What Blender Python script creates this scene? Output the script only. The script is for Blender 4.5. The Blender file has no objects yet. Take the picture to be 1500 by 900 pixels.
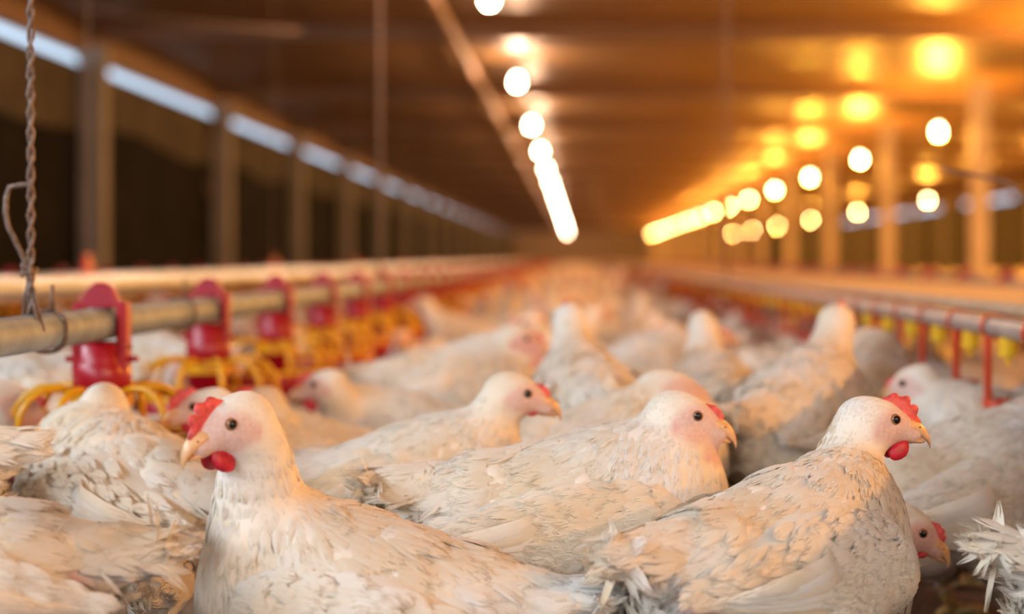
import bpy, math, random
import numpy as np
from mathutils import Vector, Matrix

S = bpy.context.scene
COL = S.collection
rng = np.random.default_rng(7)
random.seed(7)
PI = math.pi

# ------------------------------------------------------------------ camera
FPX, VX, VY, CAMH = 2400.0, 845.0, 382.0, 0.48
cam_d = bpy.data.cameras.new('camera')
cam = bpy.data.objects.new('camera', cam_d); COL.objects.link(cam)
cam.location = (0, 0, CAMH); cam.rotation_euler = (PI / 2, 0, 0)
cam_d.sensor_width = 36.0; cam_d.lens = FPX / 1500 * 36
cam_d.shift_x = -(VX - 750) / 1500; cam_d.shift_y = -(450 - VY) / 1500
cam_d.clip_start = 0.05; cam_d.clip_end = 300
cam_d.dof.use_dof = True; cam_d.dof.focus_distance = 1.63; cam_d.dof.aperture_fstop = 2.5
S.camera = cam

def P(px, py, Y):
    """world point on the ray through a pixel of the 1500x900 frame, at depth Y"""
    return Vector(((px - VX) / FPX * Y, Y, CAMH - (py - VY) / FPX * Y))

# ------------------------------------------------------------------ world, daylight, exposure
S.view_settings.view_transform = 'Standard'; S.view_settings.look = 'None'
S.view_settings.exposure = 0.1; S.view_settings.gamma = 1.0
S.view_settings.use_curve_mapping = False
W = bpy.data.worlds.new('sky'); S.world = W; W.use_nodes = True
W.node_tree.nodes['Background'].inputs[0].default_value = (0.62, 0.80, 1.0, 1)
W.node_tree.nodes['Background'].inputs[1].default_value = 1.5

def area(name, loc, rot, sx, sy, power, color):
    l = bpy.data.lights.new(name, 'AREA'); l.shape = 'RECTANGLE'; l.size = sx; l.size_y = sy
    l.energy = power; l.color = color
    o = bpy.data.objects.new(name, l); COL.objects.link(o); o.location = loc; o.rotation_euler = rot
    return o
# added warm fill lamp behind the camera on the right, no doorway built
area('warm_fill_right', (1.5, -1.4, 1.85), (math.radians(54), 0, math.radians(10)), 2.2, 0.8, 46, (1.0, 0.78, 0.56))
# daylight through the open strip under the left eaves, beside and behind the camera
area('eaves_daylight', (-3.1, 2.0, 1.70), (math.radians(64), 0, math.radians(-78)), 12.0, 0.30, 270, (0.78, 0.89, 1.0))

S.cycles.transparent_max_bounces = 16

# ------------------------------------------------------------------ helpers
def tag(o, label=None, cat=None, group=None, kind=None):
    if label: o['label'] = label
    if cat: o['category'] = cat
    if group: o['group'] = group
    if kind: o['kind'] = kind
    return o

def empty(name, loc=(0, 0, 0), rz=0.0, sc=1.0):
    o = bpy.data.objects.new(name, None); COL.objects.link(o)
    o.location = loc; o.rotation_euler = (0, 0, rz); o.scale = (sc, sc, sc)
    o.empty_display_size = 0.05
    return o

def link(name, me, parent=None):
    o = bpy.data.objects.new(name, me); COL.objects.link(o)
    if parent is not None: o.parent = parent
    return o

def copy_tree(src, parent=None):
    c = src.copy(); COL.objects.link(c); c.parent = parent
    for ch in src.children: copy_tree(ch, c)
    return c

class MB:
    """collects verts and faces, then builds one mesh"""
    def __init__(s): s.v = []; s.f = []; s.n = 0; s.m = []; s.mi = 0
    def add(s, v, f):
        b = s.n
        s.v.extend([tuple(map(float, p)) for p in v]); s.f.extend([tuple(i + b for i in q) for q in f])
        s.m.extend([s.mi] * len(f)); s.n += len(v)
    def box(s, lo, hi):
        x0, y0, z0 = lo; x1, y1, z1 = hi
        v = [(x0,y0,z0),(x1,y0,z0),(x1,y1,z0),(x0,y1,z0),(x0,y0,z1),(x1,y0,z1),(x1,y1,z1),(x0,y1,z1)]
        s.add(v, [(0,3,2,1),(4,5,6,7),(0,1,5,4),(1,2,6,5),(2,3,7,6),(3,0,4,7)])
    def lathe(s, prof, n=24, c=(0, 0, 0), cap=True):
        v = []; f = []
        for r, z in prof:
            for k in range(n):
                a = 2 * PI * k / n
                v.append((c[0] + r * math.cos(a), c[1] + r * math.sin(a), c[2] + z))
        m = len(prof)
        for i in range(m - 1):
            for k in range(n):
                k2 = (k + 1) % n
                f.append((i*n+k, i*n+k2, (i+1)*n+k2, (i+1)*n+k))
        if cap:
            f.append(tuple(range(n))[::-1]); f.append(tuple((m-1)*n + k for k in range(n)))
        s.add(v, f)
    def tube(s, pts, rad, n=8, flat=1.0):
        pts = [Vector(p) for p in pts]
        rads = rad if isinstance(rad, (list, tuple)) else [rad] * len(pts)
        v = []; f = []
        up = Vector((0.13, 0.07, 1)).normalized(); prev = None
        for i, p in enumerate(pts):
            t = (pts[min(i+1, len(pts)-1)] - pts[max(i-1, 0)]).normalized()
            a = (prev if prev else (up if abs(t.dot(up)) < .95 else Vector((1, 0, 0))))
            a = (a - t * a.dot(t)).normalized(); prev = a
            b = t.cross(a)
            for k in range(n):
                an = 2 * PI * k / n
                v.append(p + (a * math.cos(an) * flat + b * math.sin(an)) * rads[i])
        for i in range(len(pts) - 1):
            for k in range(n):
                k2 = (k + 1) % n
                f.append((i*n+k, i*n+k2, (i+1)*n+k2, (i+1)*n+k))
        f.append(tuple(range(n))[::-1]); f.append(tuple((len(pts)-1)*n + k for k in range(n)))
        s.add(v, f)
    def prism(s, outline, y0, y1):
        """outline in xz, extruded along y"""
        n = len(outline)
        v = [(x, y0, z) for x, z in outline] + [(x, y1, z) for x, z in outline]
        f = [tuple(range(n)), tuple(range(2*n-1, n-1, -1))]
        for k in range(n):
            k2 = (k+1) % n
            f.append((k, n+k, n+k2, k2))
        s.add(v, f)
    def mesh(s, name, mats, smooth=False):
        me = bpy.data.meshes.new(name); me.from_pydata(s.v, [], s.f)
        for m in (mats if isinstance(mats, (list, tuple)) else [mats]): me.materials.append(m)
        if any(s.m): me.polygons.foreach_set('material_index', s.m)
        if smooth: me.polygons.foreach_set('use_smooth', [True] * len(me.polygons))
        me.update()
        return me
    def build(s, name, mats, parent=None, smooth=False, bevel=0):
        o = link(name, s.mesh(name, mats, smooth), parent)
        if bevel:
            b = o.modifiers.new('bevel', 'BEVEL'); b.width = bevel; b.segments = 2; b.limit_method = 'ANGLE'
        return o

# ------------------------------------------------------------------ materials
def nodes(name):
    m = bpy.data.materials.new(name); m.use_nodes = True
    nt = m.node_tree; b = nt.nodes['Principled BSDF']
    return m, nt, b

def setin(b, **k):
    for n, v in k.items():
        b.inputs[n.replace('_', ' ')].default_value = v

def ramp(nt, fac, stops):
    r = nt.nodes.new('ShaderNodeValToRGB'); nt.links.new(fac, r.inputs[0])
    e = r.color_ramp.elements
    while len(e) > 1: e.remove(e[-1])
    e[0].position = stops[0][0]; e[0].color = (*stops[0][1], 1)
    for p, c in stops[1:]:
        q = e.new(p); q.color = (*c, 1)
    return r.outputs[0]

def noise(nt, scale, detail=3, vec=None, rough=.5, stretch=None):
    n = nt.nodes.new('ShaderNodeTexNoise'); n.inputs['Scale'].default_value = scale
    n.inputs['Detail'].default_value = detail; n.inputs['Roughness'].default_value = rough
    if vec is None:
        tc = nt.nodes.new('ShaderNodeTexCoord'); vec = tc.outputs['Object']
    if stretch:
        mp = nt.nodes.new('ShaderNodeMapping'); mp.inputs['Scale'].default_value = stretch
        nt.links.new(vec, mp.inputs[0]); vec = mp.outputs[0]
    nt.links.new(vec, n.inputs['Vector'])
    return n.outputs['Fac']

def bump(nt, b, h, strength, dist=.002):
    bp = nt.nodes.new('ShaderNodeBump'); bp.inputs['Strength'].default_value = strength
    bp.inputs['Distance'].default_value = dist
    nt.links.new(h, bp.inputs['Height']); nt.links.new(bp.outputs[0], b.inputs['Normal'])

def mixc(nt, fac, a, b, mode='MIX'):
    m = nt.nodes.new('ShaderNodeMix'); m.data_type = 'RGBA'; m.blend_type = mode
    for sock, val in ((m.inputs[0], fac), (m.inputs[6], a), (m.inputs[7], b)):
        if isinstance(val, (int, float)): sock.default_value = val
        elif isinstance(val, tuple): sock.default_value = (*val, 1)
        else: nt.links.new(val, sock)
    return m.outputs[2]

def simple(name, col, rough=.6, metal=0.0, var=.15, scale=30, bmp=0.0, stretch=None, spec=.5):
    m, nt, b = nodes(name)
    f = noise(nt, scale, 4, stretch=stretch)
    lo = tuple(c * (1 - var) for c in col); hi = tuple(min(1, c * (1 + var)) for c in col)
    nt.links.new(ramp(nt, f, [(.3, lo), (.7, hi)]), b.inputs['Base Color'])
    setin(b, Roughness=rough, Metallic=metal)
    b.inputs['Specular IOR Level'].default_value = spec
    if bmp: bump(nt, b, f, bmp)
    return m

def plumage_mat(name, skin=False):
    m, nt, b = nodes(name)
    oi = nt.nodes.new('ShaderNodeObjectInfo')
    tc = nt.nodes.new('ShaderNodeTexCoord')
    va = nt.nodes.new('ShaderNodeVectorMath'); va.operation = 'ADD'
    nt.links.new(tc.outputs['Object'], va.inputs[0])
    sc = nt.nodes.new('ShaderNodeVectorMath'); sc.operation = 'SCALE'; sc.inputs[3].default_value = 7.0
    cmb = nt.nodes.new('ShaderNodeCombineXYZ')
    for k in range(3): nt.links.new(oi.outputs['Random'], cmb.inputs[k])
    nt.links.new(cmb.outputs[0], sc.inputs[0]); nt.links.new(sc.outputs[0], va.inputs[1])
    base = ramp(nt, noise(nt, 11, 4, va.outputs[0]), [(.28, (.87, .85, .81)), (.5, (.86, .79, .67)), (.70, (.78, .63, .43))])
    soil = ramp(nt, noise(nt, 36, 5, va.outputs[0], .62), [(.58, (0, 0, 0)), (.82, (.55, .55, .55))])
    c = mixc(nt, soil, base, (.40, .27, .17))
    fleck = ramp(nt, noise(nt, 150, 3, va.outputs[0], .6), [(.69, (0, 0, 0)), (.82, (.4, .4, .4))])
    c = mixc(nt, fleck, c, (.50, .30, .20))
    if skin:
        at = nt.nodes.new('ShaderNodeVertexColor'); at.layer_name = 'mask'
        sp = nt.nodes.new('ShaderNodeSeparateColor'); nt.links.new(at.outputs[0], sp.inputs[0])
        sk = ramp(nt, noise(nt, 260, 3, tc.outputs['Object']), [(.3, (.66, .36, .31)), (.7, (.78, .52, .45))])
        c = mixc(nt, sp.outputs[0], c, sk)
        raw = ramp(nt, noise(nt, 120, 4, tc.outputs['Object']), [(.35, (.42, .10, .12)), (.7, (.62, .30, .30))])
        c = mixc(nt, sp.outputs[1], c, raw)
        c = mixc(nt, sp.outputs[2], c, (.62, .035, .045))
    if not skin:
        uvn = nt.nodes.new('ShaderNodeUVMap')
        su = nt.nodes.new('ShaderNodeSeparateXYZ'); nt.links.new(uvn.outputs[0], su.inputs[0])
        st = noise(nt, 1.0, 2, uvn.outputs[0], .6, stretch=(9, .9, 1))
        thr = nt.nodes.new('ShaderNodeMapRange'); thr.inputs[1].default_value = .30; thr.inputs[2].default_value = 1.0
        thr.inputs[3].default_value = .16; thr.inputs[4].default_value = .58
        nt.links.new(su.outputs[1], thr.inputs[0])
        df = nt.nodes.new('ShaderNodeMath'); df.operation = 'SUBTRACT'; nt.links.new(st, df.inputs[0]); nt.links.new(thr.outputs[0], df.inputs[1])
        al = nt.nodes.new('ShaderNodeMapRange'); al.inputs[1].default_value = -.05; al.inputs[2].default_value = .05
        nt.links.new(df.outputs[0], al.inputs[0])
        c = mixc(nt, ramp(nt, st, [(.35, (.22, .22, .22)), (.6, (0, 0, 0))]), c, (.70, .58, .44))
    nt.links.new(c, b.inputs['Base Color'])
    setin(b, Roughness=.78)
    b.inputs['Specular IOR Level'].default_value = .25
    b.inputs['Sheen Weight'].default_value = .15
    if not skin:
        tr = nt.nodes.new('ShaderNodeBsdfTranslucent'); nt.links.new(c, tr.inputs[0])
        tp = nt.nodes.new('ShaderNodeBsdfTransparent')
        m1 = nt.nodes.new('ShaderNodeMixShader'); m1.inputs[0].default_value = .14
        m2 = nt.nodes.new('ShaderNodeMixShader')
        nt.links.new(b.outputs[0], m1.inputs[1]); nt.links.new(tr.outputs[0], m1.inputs[2])
        nt.links.new(al.outputs[0], m2.inputs[0]); nt.links.new(tp.outputs[0], m2.inputs[1]); nt.links.new(m1.outputs[0], m2.inputs[2])
        nt.links.new(m2.outputs[0], nt.nodes['Material Output'].inputs[0])
    bump(nt, b, noise(nt, 230, 4, tc.outputs['Object'], .65, stretch=(.35, 1, 1)) if skin else st, .45 if skin else .22, .0018 if skin else .001)
    return m

M = {}
M['body'] = plumage_mat('white_bird_body', True)
M['feather'] = plumage_mat('white_feathers')
M['comb'] = simple('red_comb_skin', (.70, .085, .08), .45, var=.3, scale=180, bmp=.3)
M['wattle'] = simple('dark_red_wattle_skin', (.50, .012, .03), .42, var=.3, scale=180, bmp=.3)
M['beak'] = simple('horn_beak', (.74, .42, .20), .35, var=.2, scale=60)
M['shank'] = simple('yellow_scaled_leg', (.68, .42, .14), .5, var=.25, scale=160, bmp=.4)
M['redplastic'] = simple('red_plastic', (.38, .005, .017), .32, var=.12, scale=14)
M['redcup'] = simple('orange_red_plastic', (.62, .055, .01), .35, var=.12, scale=14)
M['yellow'] = simple('yellow_plastic', (.78, .38, .006), .35, var=.1, scale=14)
M['yellownip'] = simple('bright_yellow_plastic', (.86, .50, .01), .35, var=.1, scale=14)
M['galv'] = simple('weathered_galvanised_pipe', (.225, .285, .345), .6, .1, .3, 22, .1)
M['galv_rail'] = simple('bright_galvanised_rail', (.54, .64, .77), .3, .4, .15, 12, .05)
M['pvc'] = simple('grey_water_pipe', (.40, .36, .33), .4, .1, .15, 20)
M['board'] = simple('dusty_beige_board', (.62, .45, .29), .75, 0, .16, 26, .2)
M['wire'] = simple('rusty_twisted_wire', (.20, .14, .11), .6, .3, .45, 130, .4)
M['cable'] = simple('dull_suspension_cable', (.22, .15, .11), .7, 0, .2, 40)
M['post'] = simple('grey_concrete_post', (.24, .22, .205), .85, 0, .22, 8, .3, (1, 1, .3))
M['timber'] = simple('dark_roof_timber', (.15, .085, .05), .75, 0, .3, 6, .3, (.15, 1, 1))
M['litter'] = simple('brown_wood_litter', (.20, .11, .06), .95, 0, .5, 90, .8)
M['curtain'] = simple('black_curtain_fabric', (.016, .015, .016), .9, 0, .3, 3, .2, spec=.02)
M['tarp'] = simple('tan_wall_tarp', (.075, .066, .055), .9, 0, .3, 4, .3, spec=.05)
M['slimpost'] = simple('pale_painted_post', (.55, .46, .36), .7, 0, .15, 8)
M['endwall'] = simple('brown_end_wall', (.55, .40, .28), .8, 0, .2, 4)
M['cord'] = simple('black_lamp_cord', (.05, .035, .03), .6)
M['socket'] = simple('cream_lamp_socket', (.55, .45, .33), .5)
M['conduit'] = simple('pale_conduit', (.36, .23, .16), .6, 0, .2, 10)

def ceiling_mat():
    m, nt, b = nodes('brown_ceiling_sheet')
    f = noise(nt, 1.4, 4, stretch=(.3, 1.6, 1))
    c = ramp(nt, f, [(.3, (.175, .10, .040)), (.7, (.25, .145, .060))])
    nt.links.new(c, b.inputs['Base Color'])
    setin(b, Roughness=.42); b.inputs['Specular IOR Level'].default_value = .26
    bump(nt, b, noise(nt, 2.2, 3, stretch=(.25, 1.5, 1)), .35, .05)
    return m
M['ceiling'] = ceiling_mat()

def eye_mat():
    m, nt, b = nodes('amber_bird_eye')
    tc = nt.nodes.new('ShaderNodeTexCoord')
    sp = nt.nodes.new('ShaderNodeSeparateXYZ'); nt.links.new(tc.outputs['Object'], sp.inputs[0])
    mr = nt.nodes.new('ShaderNodeMapRange'); mr.inputs[1].default_value = 0; mr.inputs[2].default_value = .0048
    nt.links.new(sp.outputs[2], mr.inputs[0])
    c = ramp(nt, mr.outputs[0], [(.0, (.30, .12, .05)), (.66, (.34, .16, .06)), (.74, (.012, .008, .008)), (1, (.008, .006, .006))])
    nt.links.new(c, b.inputs['Base Color']); setin(b, Roughness=.08)
    return m
M['eye'] = eye_mat()

def glow(name, col, strength):
    m, nt, b = nodes(name)
    setin(b, Base_Color=(1, .9, .8, 1), Roughness=.3)
    b.inputs['Emission Color'].default_value = (*col, 1); b.inputs['Emission Strength'].default_value = strength
    return m
M['bulb_c'] = glow('lit_bulb_warm_white', (1, .72, .50), 60)
M['bulb_o'] = glow('lit_bulb_amber', (1, .62, .30), 50)

# ------------------------------------------------------------------ the barn shell
XL, XR, Y0, Y1, ZC = -3.34, 9.3, -4.0, 84.0, 2.06
SL0, SL1 = 1.785, 1.875          # open slit under the eaves
def struct(name, mb, mat, parent=None, **k):
    o = mb.build(name, mat, parent, **k)
    if parent is None: o['kind'] = 'structure'
    return o
m = MB(); m.box((XL - .3, Y0, -.12), (XR + .3, Y1, 0)); struct('floor', m, M['litter'])
m = MB(); m.box((XL - .4, Y0, ZC), (XR + .4, Y1, ZC + .12)); struct('ceiling', m, M['ceiling'])
m = MB(); m.box((XL - .06, Y0, 0), (XL - .02, Y1, SL0)); wl = struct('wall_left', m, M['curtain'])
m = MB()
N = 240
for i in range(N):          # hanging strip of tan tarp above the dark curtain, with loose folds
    ya, yb = Y0 + (Y1 - Y0) * i / N, Y0 + (Y1 - Y0) * (i + 1) / N
    o1, o2 = .012 * math.sin(i * 1.7), .012 * math.sin((i + 1) * 1.7)
    l1, l2 = .05 * math.sin(i * .61 + .4 * math.sin(i * .23)), .05 * math.sin((i + 1) * .61 + .4 * math.sin((i + 1) * .23))
    v = [(XL + o1, ya, 1.38 + l1), (XL + o2, yb, 1.38 + l2), (XL, yb, SL0 + .01), (XL, ya, SL0 + .01),
         (XL - .01 + o1, ya, 1.38 + l1), (XL - .01 + o2, yb, 1.38 + l2), (XL - .01, yb, SL0 + .01), (XL - .01, ya, SL0 + .01)]
    m.add(v, [(0, 1, 2, 3), (4, 7, 6, 5), (0, 4, 5, 1), (3, 2, 6, 7)])
m.build('wall_tarp', M['tarp'], wl)
m = MB(); m.box((XL - .06, Y0, SL1), (XL + .02, Y1, ZC)); m.build('eaves_board', M['timber'], wl)
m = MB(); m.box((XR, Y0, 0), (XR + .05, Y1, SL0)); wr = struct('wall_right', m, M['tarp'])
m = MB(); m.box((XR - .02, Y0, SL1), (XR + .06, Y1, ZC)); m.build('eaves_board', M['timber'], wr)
m = MB(); m.box((XL - .3, Y1, 0), (XR + .3, Y1 + .1, ZC)); struct('wall_back', m, M['endwall'])
FLAPS = [(Y0, 17.5), (19.6, 20.5), (23.6, 28.0), (33.0, 34.8), (39.5, 42), (58, 84)]
m = MB()
for a_, b_ in FLAPS: m.box((XR + .0, a_, SL0 - .02), (XR + .03, b_, SL1 + .02))
m.build('closed_flaps', M['tarp'], wr)
# far doorway glimmer of daylight in the back wall is not built: the photo shows it as a dim patch only

# posts along the left wall, the ridge line and the right wall
def post_mesh(h, w, d, mat='post'):
    mb = MB()
    mb.box((-w/2, -d/2, 0), (w/2, d/2, h))
    mb.box((-w/2 - .02, -d/2 - .02, 0), (w/2 + .02, d/2 + .02, .12))       # footing
    mb.box((-w/2 - .015, -d/2 - .015, h - .10), (w/2 + .015, d/2 + .015, h - .04))  # strap at the head
    return mb.mesh('post', M[mat])
ORD = ['first', 'second', 'third', 'fourth', 'fifth', 'sixth', 'seventh', 'eighth', 'ninth', 'tenth', 'eleventh', 'twelfth']
def nth(i): return ORD[i] if i < 12 else None
pm = post_mesh(SL1 + .04, .15, .17); pm2 = post_mesh(ZC - .10, .13, .13, 'slimpost')
for k in range(17):
    Y = 11.05 + 4 * k
    o = link('wall_post', pm); o.location = (XL + .085, Y, 0)
    n = nth(k)
    tag(o, (f'grey concrete post against the black curtain wall, {n} counted from the front' if n else
            'far grey post at the dim end of the black curtain wall'), 'post', 'posts along the curtain wall')
for k in range(16):
    Y = 13.6 + 4 * k
    o = link('aisle_post', pm2); o.location = (3.34, Y, 0)
    n = nth(k)
    tag(o, (f'orange-lit slim post beyond the beige ledge, {n} counted from the front' if n else
            'far slim post in the amber-lit end of the barn'), 'post', 'slim posts beyond the beige ledge')
for k in range(16):
    Y = 28.9 + 4 * k
    o = link('wall_post', pm); o.location = (XR - .1, Y, 0)
    tag(o, (f'post against the far amber-lit wall, {nth(k)} counted from the right' if nth(k) else 'distant post against the far amber-lit wall'), 'post', 'posts along the far wall')
# crossbeams
bm_ = MB(); bm_.box((XL, -.05, -.09), (XR, .05, 0)); bmm = bm_.mesh('crossbeam', M['timber'])
for k in range(20):
    o = link('crossbeam', bmm); o.location = (0, 7.05 + 4 * k, ZC); o['kind'] = 'structure'
    o.name = 'trim_%d' % (k + 1)
# pale conduit running along under the ceiling
m = MB(); m.tube([(-.80, y, ZC - .115 + .01 * math.sin(y)) for y in np.arange(-3, 88, 3.0)], .028, 8)
tag(m.build('ceiling_conduit', M['conduit'], smooth=True), 'pale conduit running along the brown ceiling beside the central lamps', 'conduit')
# slim diagonal stay in the dark upper left
m = MB(); m.tube([P(100, 12, 7.6), P(280, 32, 7.9), P(440, 46, 8.2)], .008, 6)
tag(m.build('roof_stay', M['cable'], smooth=True), 'slim stay rod under the dark ceiling at upper left', 'rod')

# ------------------------------------------------------------------ hanging bulbs
def bulb_meshes():
    a = MB(); a.tube([(0, 0, .06), (0, 0, 1)], .005, 6)          # cord, scaled per lamp
    b = MB(); b.lathe([(.010, .09), (.018, .08), (.020, .045), (.017, .03)], 12)
    c = MB(); c.lathe([(.016, .034), (.020, .022), (.031, .0), (.035, -.018), (.033, -.034), (.024, -.048), (.010, -.055), (.001, -.056)], 14)
    return a.mesh('cord', M['cord']), b.mesh('socket', M['socket'], True), c
CORD, SOCK, GLASS = bulb_meshes()
GL_C, GL_O = GLASS.mesh('glass_bulb', M['bulb_c'], True), GLASS.mesh('glass_bulb', M['bulb_o'], True)
def lamp_data(name, power, col):
    l = bpy.data.lights.new(name, 'POINT'); l.energy = power; l.color = col; l.shadow_soft_size = .04
    return l
L_C = lamp_data('warm_lamp_light', 48, (1, .60, .36)); L_A = lamp_data('amber_lamp_light', 205, (1, .41, .05)); L_B = lamp_data('amber_lamp_light', 205, (1, .41, .05))
def hang_bulb(X, Y, z, glass, light, label, group):
    r = empty('hanging_bulb', (X, Y, z)); tag(r, label, 'light bulb', group)
    c = link('cord', CORD, r); c.scale = (1, 1, 1); top = ZC - z
    mb = MB(); mb.tube([(0, 0, .085), (0, 0, top)], .004, 5); bpy.data.objects.remove(c)
    mb.build('cord', M['cord'], r)
    link('socket', SOCK, r); link('bulb', glass, r)
    if light:
        lo = bpy.data.objects.new('bulb_light', light); COL.objects.link(lo); lo.parent = r; lo.location = (0, 0, -.075)
for k in range(20):
    Y = 4.6 + 4 * k
    n = nth(k - 1) if k >= 1 else None
    lab = (f'glowing bulb of the central row over the flock, {n} counted from the front' if n else
           ('glowing bulb at the far end of the central row' if k > 0 else 'bulb of the central row nearest the camera'))
    hang_bulb(-.46, Y, 1.87, GL_C, L_C, lab, 'bulbs of the central row')
for k in range(-1, 18):
    Y = 2.5 + 4 * k
    n = nth(k - 3) if k >= 3 else None
    lab = (f'amber bulb hanging beside the slim posts, {n} counted from the front' if n else
           ('amber bulb at the far end of the row beside the slim posts' if k > 3 else 'amber bulb of the row beside the slim posts, near the camera'))
    hang_bulb(3.2, Y, 1.64, GL_O, L_A, lab, 'bulbs beside the slim posts')
for k in range(19):
    Y = 4.0 + 4 * k
    n = nth(k - 6) if k >= 6 else None
    lab = (f'amber bulb of the low far row near the wall gaps, {n} from the front' if n else
           ('amber bulb at the distant end of the low far row' if k > 6 else 'amber bulb of the far row, near the camera'))
    hang_bulb(6.85, Y, 1.68, GL_O, L_B, lab, 'bulbs of the far row')

# ------------------------------------------------------------------ feeder lines
PZ = .393
def feeder_proto():
    r = empty('pan_feeder')
    m = MB()                                             # red saddle that grips the pipe (pipe runs along y)
    pr = .0235
    m.prism([(-.036, .030), (-.026, .030), (-.016, .050), (-.006, .057), (.006, .057), (.016, .050), (.026, .030), (.036, .030), (.036, .022), (-.036, .022)], -.014, .014)
    for sx in (-1, 1):
        m.box((sx * .030 - .007, -.016, -.075), (sx * .030 + .007, .016, .026))
        m.box((sx * .030 - .003, -.020, -.070), (sx * .030 + .003, .020, .018))
    m.box((-.050, -.006, -.052), (.050, .006, -.044))     # small side lugs
    m.box((-.037, -.020, -.036), (.037, .020, -.028))
    sad = m.build('saddle', M['redplastic'], r, bevel=.0025)
    m = MB(); m.lathe([(.024, -.024), (.031, -.030), (.033, -.05), (.036, -.056), (.039, -.066), (.039, -.092), (.0355, -.093), (.0355, -.152), (.031, -.155)], 28)
    hood = m.build('feed_tube', M['redplastic'], r, smooth=True)
    m = MB(); m.lathe([(.0385, -.088), (.0425, -.088), (.0425, -.112), (.0385, -.112), (.0385, -.088)], 28, cap=False)
    ring = m.build('grill_collar', M['yellow'], r, smooth=False)
    m = MB(); m.tube([(.040, 0, -.091), (.060, 0, -.086), (.083, 0, -.087), (.103, 0, -.098), (.116, 0, -.118), (.121, 0, -.152)], .0052, 6)
    sm = m.mesh('grill_spoke', M['yellow'], True)
    for k in range(10):
        s = link('grill_spoke', sm, r); s.rotation_euler = (0, 0, 2 * PI * k / 10 + .10)
    m = MB(); m.tube([(.122 * math.cos(a), .122 * math.sin(a), -.152) for a in np.linspace(0, 2 * PI, 33)], .006, 6)
    m.build('grill_rim', M['yellow'], r, smooth=True)
    m = MB(); m.lathe([(.050, -.205), (.095, -.218), (.118, -.210), (.132, -.175), (.135, -.156), (.130, -.156), (.126, -.172), (.114, -.200), (.090, -.208), (.020, -.162), (.001, -.158)], 28)
    m.build('pan', M['redplastic'], r, smooth=True)
    return r
FEED = feeder_proto()
FEED_POS = []
def feeder_line(X, ys, lab, far_lab, grp, first=None):
    for i, y in enumerate(ys):
        global FEED_USED
        if FEED_USED: f = copy_tree(FEED)
        else: f = FEED; FEED_USED = True
        f.location = (X, y, PZ)
        n = nth(i)
        tag(f, lab.format(n) if n else far_lab, 'feeder', grp)
        FEED_POS.append((X, y))
    m = MB()
    pts = [(X, yy, PZ) for yy in np.arange(-1.5, ys[-1] + 1, 1.0)]
    m.tube(pts, .0225, 18)
    return m.build('feed_pipe', M['galv'], smooth=True)
FEED_USED = False
p1 = feeder_line(-.652, [2.25 + .652 * k for k in range(64)], 'red and yellow pan feeder on the near grey pipe, {} from the left edge', 'small distant red pan feeder on the near grey pipe', 'pan feeders on the near left pipe')
tag(p1, 'weathered grey feed pipe threading the red feeders at left', 'pipe')
p2 = feeder_line(1.56, [5.94 + .652 * k for k in range(46)], 'reddish pan feeder on the pipe behind the beige ledge, {} from the right edge', 'small distant pan feeder behind the beige ledge', 'pan feeders behind the beige ledge')
tag(p2, 'feed pipe with reddish feeders beyond the beige ledge', 'pipe')
p3 = feeder_line(-2.25, [5.2 + .652 * k for k in range(40)], 'blurred red pan feeder on the pipe behind the silver rail, {} from the left', 'small distant red pan feeder behind the silver rail', 'pan feeders behind the silver rail')
tag(p3, 'grey feed pipe behind the silver rail near the black curtain', 'pipe')

# loops of dark wire tied round the near pipe
def pipe_loop(px, r, lab):
    Y = .652 * FPX / (VX - px)
    m = MB()
    m.tube([(-.652 + r * math.cos(a), Y + .012 * math.sin(a * 1.5), PZ + r * math.sin(a)) for a in np.linspace(0, 2 * PI, 25)], .0028, 6)
    m.tube([(-.652 + .01, Y, PZ + r), (-.640, Y - .01, PZ + r + .018), (-.645, Y + .008, PZ + r + .03)], .0024, 5)
    tag(m.build('wire_tie', M['wire'], smooth=True), lab, 'wire')
pipe_loop(66, .026, 'dark wire tie looped round the grey pipe at the left edge')
pipe_loop(262, .027, 'dark wire tie round the grey pipe between the first two feeders')

# twisted suspension wire with a loose curl, hanging from the ceiling to the near pipe
Yw = .652 * FPX / 800
m = MB()
zz = np.linspace(PZ + .02, ZC, 150)
for ph in (0, PI):
    m.tube([(-.652 + .0035 * math.cos(ph + z * 130), Yw + .0035 * math.sin(ph + z * 130), z) for z in zz], .0024, 5)
tw = m.build('twisted_wire', M['wire'], smooth=True)
tag(tw, 'rusty twisted wire hanging from the ceiling to the pipe at left', 'wire')
m = MB()
crv = [(44, 270), (30, 271), (14, 274), (9, 290), (8, 312), (12, 332), (22, 352), (33, 375), (42, 398), (44, 412)]
m.tube([P(a, b, Yw + .006 * math.sin(i)) for i, (a, b) in enumerate(crv)], .0032, 6)
m.build('loose_curl', M['wire'], tw, smooth=True)
m = MB()
for i in range(10):
    a = i * 2.1
    m.tube([P(36 + 8 * math.cos(a), 396 + 10 * math.sin(a * 1.3), Yw - .01), P(44 + 5 * math.sin(a), 404 + 9 * math.cos(a), Yw), P(48 + 6 * math.cos(a), 392 + 14 * math.sin(a), Yw + .01)], .0026, 5)
m.build('knot', M['wire'], tw, smooth=True)
m = MB()
for x1 in (34, 44, 54, 64):
    m.tube([P(43, 408, Yw), P((43 + x1) / 2 - 2, 432, Yw), P(x1, 468 if x1 < 60 else 485, Yw + (.004 if x1 < 50 else -.02))], .0022, 5)
m.build('splayed_strands', M['wire'], tw, smooth=True)

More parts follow.
